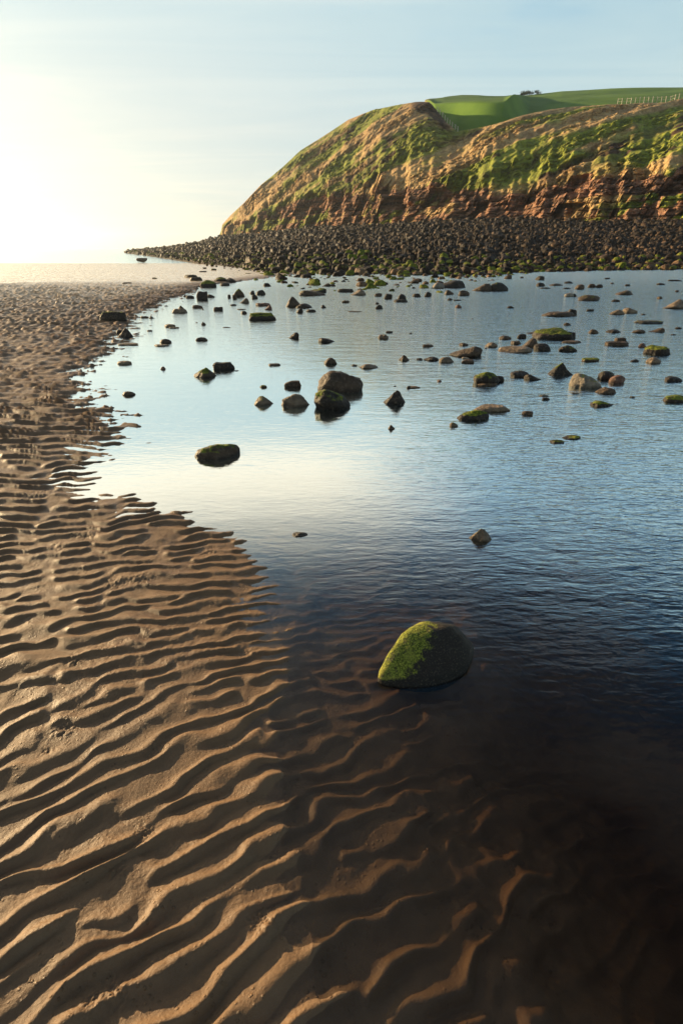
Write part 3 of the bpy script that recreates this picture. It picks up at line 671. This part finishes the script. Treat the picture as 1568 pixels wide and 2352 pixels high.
SIZE = lambda w_m: 'tiny' if w_m < .22 else 'small' if w_m < .5 else 'medium-sized' if w_m < 1.0 else 'large'
SHAPEW = {'flat': 'flat', 'round': 'rounded', 'peak': 'pointed', 'wedge': 'wedge-shaped', 'block': 'blocky'}
COLW = {'dark': 'dark', 'brown': 'brown', 'tan': 'tan', 'grey': 'grey', 'pink': 'reddish', 'pale': 'pale'}
placed = []
for i, (x, y, w_, h_, shape, colr, moss, lean, lab) in enumerate(ROCKS):
    seed = 100 + i * 7
    if shape == 'hero':
        gx, gy = at(968, 1532)[:2]; gx += .0; gy += .02
        p, f = rock_shape(5, 5, .20, .125, .112, 'dome', 9, .06)
        p[:, 0] += .03 * np.clip(p[:, 2] / .13, 0, 1); p[:, 1] += .02 * np.clip(p[:, 2] / .13, 0, 1)
        m_ = M_hero; ang = radians(34); h = .118
    else:
        X0, Y0, k_ = at(x * .6272, y * .6272); k_ *= .6272
        z0 = 0
        dist_ = hypot(X0, Y0); dep = math.atan(CAM_H / dist_)
        a = w_ * k_ / 2; b = a * {'flat': .6, 'block': .5, 'wedge': .7, 'round': .75, 'peak': .8}[shape]
        h = max((h_ * .93 * k_ - {'block': 1.6, 'wedge': 1.4, 'round': 1.2, 'flat': 1.4, 'peak': .9}[shape] * b * sin(dep)) / cos(dep), h_ * k_ * .42, a * .10) * (.84 if h_ > 20 else .95)
        if shape == 'flat': b = min(b, a * .6)
        gx = X0 * (1 + b * .85 / dist_); gy = Y0 * (1 + b * .85 / dist_)
        sub = 4 if w_ > 45 else 3
        # a widest point just above the waterline keeps the measured outline
        p, f = rock_shape(sub, seed, a, b, h, shape, 12 if shape != 'round' else 9, .13 if w_ > 80 else .07, lean)
        m_ = M_stone; ang = radians(random.Random(seed).uniform(-10, 10)) - math.atan2(X0, Y0) * .0
    tint, mo = stone_attrs(p, f, colr, (moss + .12) * (.75 if shape in ('block', 'flat') else .95), seed, h)
    if shape == 'hero': mo = np.clip(.16 + .95 * sst(-p[:, 0] * .55 + p[:, 2] * .6 + p[:, 1] * .55, -.02, .12), 0, 1) * sst(p[:, 2], .004, .03)  # moss put thickest on the sunward side and top, imitating the sunlit part
    if shape == 'hero': tint[:, :3] *= .62  # stone colour darkened to imitate the shaded side
    o = mesh_from('rock', p, f, m_, attrs={'tint': tint, 'moss': mo})
    gz = 0.0
    if shape != 'hero' and dist_ > 5:
        hz, ss_, _ = sand_height(np.array([gx]), np.array([gy])); gz = max(0.0, float(hz[0]) - .01)
        if ss_[0] > 0: o.location.z = gz
    o.location = (gx, gy, gz); o.rotation_euler.z = ang
    placed.append([o, lab, shape, colr, moss, (gx, gy), 2 * (a if shape != 'hero' else .17), (x, y)])
# labels: own words for the striking ones, for the rest look plus the striking neighbour it lies by
marks = [q for q in placed if q[1]]
used = {}
def rel(q, m):
    dx = q[5][0] - m[5][0]; dy = q[5][1] - m[5][1]
    if abs(dx) > abs(dy): return 'just to the right of' if dx > 0 else 'just to the left of'
    return 'behind' if dy > 0 else 'in front of'
SHORT = {}
for m in marks:
    ws = m[1].split()
    SHORT[id(m)] = m[1]
NICK = {'long black flat-topped': 'the long black flat-topped boulder', 'green-capped': 'the green-capped boulder', 'tall pointed brown': 'the tall knobbed boulder',
        'mossy pointed boulder touching': 'the mossy pointed pair', 'square-ended': 'the square-ended dark boulder', 'small tan and green': 'the two-faced tan boulder', 'large smooth light': 'the smooth light brown boulder',
        'huge rough': 'the biggest boulder cluster', 'huge black': 'the biggest boulder cluster', 'steep dark pyramid': 'the dark pyramid boulder', 'pale cream': 'the pale cream stone', 'pale-faced': 'the pale-faced boulder',
        'long low dark slab': 'the long raised-end slab', 'largest mossy': 'the piled mossy rocks', 'long tan slab': 'the long tan slab', 'big dark wedge': 'the big wedge-shaped boulder', 'bright green moss': 'the bright green boulder',
        'dark boulder with a sunlit': 'the sunlit-edged mossy boulder', 'dark peaked': 'the dark peaked boulder', 'pale grey': 'the pale grey boulder', 'rounded red-brown': 'the red-brown boulder', 'low mossy humped': 'the humped mossy rock',
        'broad mossy': 'the broad cut-off mossy rock', 'tan-topped flat': 'the tan-topped slab', 'mossy dark oval': 'the mossy oval boulder', 'near half': 'the narrow ridge rock', 'far half': 'the narrow ridge rock',
        'sunlit cream': 'the sunlit cream boulder', 'large black boulder with a green top': 'the green-topped boulder at the sand edge', 'dark two-humped': 'the two-humped boulder', 'small tan-sided': 'the tan stone on the sand',
        'small dark flat rock': 'the flat rock on the far sand', 'little green': 'the green weedy stone', 'tiny dark pointed': 'the tiny pointed stone', 'small yellow-green': 'the yellow-green pyramid stone',
        'long rough boulder': 'the long rough green-backed boulder', 'big dome': 'the big dome boulder'}
def nick(m):
    for k_, v_ in NICK.items():
        if m[1].startswith(k_): return v_
    return 'the ' + m[1]
todo = []
for q in placed:
    if q[1]:
        q[0]['label'] = q[1]; continue
    best = min(marks, key=lambda m: (m[7][0] - q[7][0]) ** 2 * 1.0 + (2.2 * (m[7][1] - q[7][1])) ** 2)
    look = [SIZE(q[6]), ('mossy ' if q[4] > .5 else '') + COLW[q[3]], SHAPEW[q[2]], 'stone' if q[6] < .5 else 'rock']
    todo.append((q, best, ' '.join(look), rel(q, best)))
by = {}
for tdo in todo: by.setdefault((tdo[2], tdo[3], nick(tdo[1])), []).append(tdo)
ORD = ['', 'second', 'third', 'fourth', 'fifth', 'sixth', 'seventh', 'eighth', 'ninth', 'tenth', 'eleventh', 'twelfth']
for (look, r_, nk), L in by.items():
    if len(L) == 1: L[0][0][0]['label'] = f'{look} {r_} {nk}'; continue
    L.sort(key=lambda e: hypot(e[0][5][0] - e[1][5][0], e[0][5][1] - e[1][5][1]))
    for j, e in enumerate(L):
        e[0][0]['label'] = (f'closest {look} {r_} {nk}' if j == 0 else f'{ORD[j]} closest {look} {r_} {nk}')
for q in placed:
    q[0]['category'] = 'rock'; q[0]['group'] = 'rocks standing in the shallow pool'

# ------------------------------------------------------------------ boulder bank
brng = np.random.default_rng(4)
cand = []
NB = 13500
fl_t = np.array([.985, 0])
def bank_point(a, q):
    r0 = np.interp(a, azh, rL); r1 = np.interp(a, azh, rb); z0 = np.interp(a, azh, zL); z1 = np.interp(a, azh, zB)
    return r0 + (r1 - r0) * q, z0 + (z1 - z0) * q
az_b = brng.uniform(A0 + .004, radians(31), NB)
qb = brng.uniform(0, 1, NB) ** 1.35
rr, zz = bank_point(az_b, qb)
# weedy low stones in the shallows before the bank
NS = 340
az_s = np.array([aze(x_, 640)[0] for x_ in np.where(brng.random(NS) < .55, brng.uniform(640, 1150, NS), brng.uniform(445, 1180, NS))])
ys = brng.uniform(0, 1, NS) ** 1.4
rw = np.interp(az_s, azh, rL)
rs = rw - ys * np.where(az_s > aze(1060, 640)[0], 7, 13) ; zs_ = np.full(NS, -.10)
az_all = np.concatenate([az_b, az_s]); r_all = np.concatenate([rr, rs]); z_all = np.concatenate([zz, zs_])
edge = np.concatenate([qb, -ys])
size = np.concatenate([brng.lognormal(-1.08, .58, NB) * (.62 + .75 * sst(r_all[:NB], 50, 180)) , brng.lognormal(-1.5, .40, NS)])
size = np.minimum(np.clip(size, .16, 1.5), .45 + r_all * .004)
bx = r_all * np.sin(az_all); by2 = r_all * np.cos(az_all)
shown = size / r_all
size = np.where(edge < 0, np.minimum(size, .5), size); shown = size / r_all
order = np.argsort(-shown)
n_ind = 300 - len(ROCKS) - 2
indiv = order[:max(n_ind, 60)]; rest = order[max(n_ind, 60):]
BV, BF = ICO[2]
bank_cols = np.array([(.016, .009, .005), (.026, .015, .008), (.055, .031, .016), (.012, .007, .004), (.14, .080, .041)])
def bank_rock(i, sub):
    r = np.random.default_rng(9000 + int(i)); s_i = size[i]
    p, f = rock_shape(sub, 9000 + int(i), s_i * r.uniform(.45, .75), s_i * r.uniform(.35, .6), s_i * r.uniform(.35, .65), 'block' if r.random() < .5 else 'round', 8, .07)
    tlt = r.normal(0, .30, 2); ca, sa = cos(tlt[0]), sin(tlt[0])
    x_, y_, z_ = p.T.copy(); y_, z_ = y_ * ca - z_ * sa, y_ * sa + z_ * ca
    ca, sa = cos(tlt[1]), sin(tlt[1]); x_, z_ = x_ * ca - z_ * sa, x_ * sa + z_ * ca
    th_ = r.uniform(0, 2 * pi); x_, y_ = x_ * cos(th_) - y_ * sin(th_), x_ * sin(th_) + y_ * cos(th_)
    p = np.stack([x_, y_, z_], 1)
    e = edge[i]; green = 0.0
    if e < .06 and r.random() < (.30 if e < 0 else .5): green = r.uniform(.3, .9)
    elif e < .14 and r.random() < .25: green = .8
    col_ = bank_cols[r.integers(0, 5)] * (1.7 if e < .05 and r.random() < .15 else 1)
    col_ = col_ * np.clip(.95 + 1.1 * float(vn(bx[i] * .06, by2[i] * .06, 611)), .5, 1.6)
    col_ = col_ * (1 - .38 * float(np.clip((e - .35) * 2.5, 0, 1)))
    n = len(p)
    up = sst(p[:, 2], 0, s_i * .3)
    return p, f, np.hstack([np.tile(col_, (n, 1)), np.ones((n, 1))]), green * up
lift = lambda i: size[i] * .12
for i in indiv:
    p, f, tint, mo = bank_rock(i, 3)
    o = mesh_from('boulder', p, f, M_bank, attrs={'tint': tint, 'moss': mo})
    o.location = (bx[i], by2[i], z_all[i] + lift(i))
    if edge[i] < .0: tag(o, 'wet weedy stone in the shallows before the boulder bank', 'boulder', 'weedy stones before the boulder bank')
    else: tag(o, 'dark boulder heaped on the bank below the red cliff', 'boulder', 'boulders heaped below the cliff')
Vs, Fs, Ts, Ms = [], [], [], []; n0 = 0
for i in rest:
    p, f, tint, mo = bank_rock(i, 2)
    Vs.append(p + np.array([bx[i], by2[i], z_all[i] + lift(i)])); Fs.append(f + n0); Ts.append(tint); Ms.append(mo); n0 += len(p)
o = mesh_from('boulder_field', np.vstack(Vs), np.vstack(Fs), M_bank, smooth=False, attrs={'tint': np.vstack(Ts), 'moss': np.concatenate(Ms)})
tag(o, 'thousands of dark sea-worn boulders heaped between the pool and the cliff', 'boulder field', kind='stuff')

# ------------------------------------------------------------------ small things on the hill
def surf(px, py, v_lo=2.0, v_hi=5.9):
    """place on the hill seen at a photo pixel: search the hill rows of that azimuth"""
    a, e = aze(px, py); j = int(np.argmin(np.abs(azh - a)))
    colr_ = (Zl2[:, j] - CAM_H) / Rl2[:, j]; m_ = (V[:, j] >= v_lo) & (V[:, j] <= v_hi)
    idx = np.where(m_)[0]; i = idx[int(np.argmin(np.abs(colr_[idx] - e)))]
    return Xh[i, j], Yh[i, j], Zl2[i, j]
M_wood, t = new_mat('grey_post_wood')
tco = t.n('ShaderNodeTexCoord').outputs['Object']
c = t.mix(t.noise(t.mapping(tco, scale=(8, 8, 1)), 3, 4), (.30, .26, .20), (.55, .49, .38))
t.set(t.out, 0, t.n('ShaderNodeBsdfPrincipled', {'Base Color': c, 'Roughness': .9}).outputs[0])
def box_mesh(name, lo, hi, parent, taper=.8):
    x0, y0, z0 = lo; x1, y1, z1 = hi; cx_, cy_ = (x0 + x1) / 2, (y0 + y1) / 2
    v = [(x0, y0, z0), (x1, y0, z0), (x1, y1, z0), (x0, y1, z0)]
    v += [(cx_ + (x - cx_) * taper, cy_ + (y - cy_) * taper, z1) for x, y, _ in v]
    f = np.array([(0, 3, 2, 1), (4, 5, 6, 7), (0, 1, 5, 4), (1, 2, 6, 5), (2, 3, 7, 6), (3, 0, 4, 7)])
    return mesh_from(name, np.array(v, float), f, M_wood, smooth=False, parent=parent)
def fence(pts, label, hpost=1.3, th=.09):
    root = bpy.data.objects.new('fence', None); C.objects.link(root)
    tag(root, label, 'fence')
    base = pts[0]; root.location = base
    ends = []
    for x, y, z in pts:
        dx, dy, dz = x - base[0], y - base[1], z - base[2]
        box_mesh('post', (dx - th, dy - th, dz - .6), (dx + th, dy + th, dz + hpost), root); ends.append((dx, dy, dz))
    vs, fs = [], []
    for k_ in range(len(ends) - 1):
        for hh in (.5, 1.0):
            a, b = np.array(ends[k_]), np.array(ends[k_ + 1]); n = len(vs)
            for e in (a, b):
                for (oy, oz) in ((-.012, -.012), (.012, -.012), (.012, .012), (-.012, .012)): vs.append((e[0] , e[1] + oy, e[2] + hh + oz))
            fs += [(n, n + 1, n + 5, n + 4), (n + 1, n + 2, n + 6, n + 5), (n + 2, n + 3, n + 7, n + 6), (n + 3, n, n + 4, n + 7)]
    mesh_from('wire', np.array(vs), np.array(fs), M_wood, smooth=False, parent=root)
fp = [surf(x_, np.interp(x_, [1400, 1500, 1568, 1640], [234.5, 231, 228.5, 226]), 2.9, 3.6) for x_ in range(1418, 1640, 10)]
fence(fp, 'row of pale posts and wire along the top edge of the cliff slope', 1.15, .055)
fp = [surf(x_, np.interp(x_, [1002, 1052], [256, 302]), 2.8, 3.15) for x_ in np.linspace(1004, 1050, 9)]
fence(fp, 'thin pale fence running down the side of the green hollow', 1.2, .09)

# wind-cut shrub on the skyline
M_leaf, t = new_mat('shrub_leaf')
tco = t.n('ShaderNodeTexCoord').outputs['Object']
c = t.mix(t.noise(tco, 3, 3), (.025, .035, .010), (.07, .085, .025))
t.set(t.out, 0, t.n('ShaderNodeBsdfPrincipled', {'Base Color': c, 'Roughness': .8}).outputs[0])
def shrub(px, py, wd, ht, label, seed):
    x, y, z = surf(px, py, 4.0, 5.05)
    root = bpy.data.objects.new('shrub', None); C.objects.link(root); root.location = (x, y, z - .1)
    tag(root, label, 'shrub')
    r = np.random.default_rng(seed); n = 1500
    lob = r.normal(size=(7, 3)) * np.array([wd * .30, wd * .2, ht * .12]); lob[:, 2] = np.abs(lob[:, 2]) + ht * .45
    ctr = lob[r.integers(0, 7, n)] + r.normal(size=(n, 3)) * np.array([wd * .13, wd * .13, ht * .17])
    ctr[:, 2] = np.abs(ctr[:, 2])
    a = r.normal(size=(n, 3)); a /= np.linalg.norm(a, axis=1)[:, None]; b = np.cross(a, r.normal(size=(n, 3))); b /= np.linalg.norm(b, axis=1)[:, None]
    s_ = r.uniform(.10, .22, n)[:, None]
    v = np.concatenate([ctr - a * s_, ctr + b * s_ * .6, ctr + a * s_, ctr - b * s_ * .6]); i = np.arange(n)
    mesh_from('foliage', v, np.stack([i, i + n, i + 2 * n, i + 3 * n], 1), M_leaf, smooth=False, parent=root)
    mesh_from('stem', np.array([(-.12, -.12, -.4), (.12, -.12, -.4), (0, .15, -.4), (.1, .1, ht * .6)]), np.array([(0, 1, 3), (1, 2, 3), (2, 0, 3)]), M_wood, parent=root)
shrub(1213, 216, 4.2, 1.6, 'dark windswept shrub on the skyline of the green pasture', 3)
shrub(1199, 218.5, 1.6, .7, 'small low shrub on the skyline beside the larger dark one', 4)

# ------------------------------------------------------------------ sea air
hz = prism('haze', [(-3600, -40), (3600, -40), (3600, 3600), (-3600, 3600)], -8.0, 75.0, bpy.data.materials.new('sea_air'))
m = hz.data.materials[0]; m.use_nodes = True; m.node_tree.nodes.clear(); t = NT(m.node_tree)
out = t.n('ShaderNodeOutputMaterial')
t.set(out, 1, t.n('ShaderNodeVolumePrincipled', {'Color': (.86, .94, 1.0, 1), 'Density': .00030, 'Anisotropy': .78}).outputs[0])
tag(hz, kind='stuff')
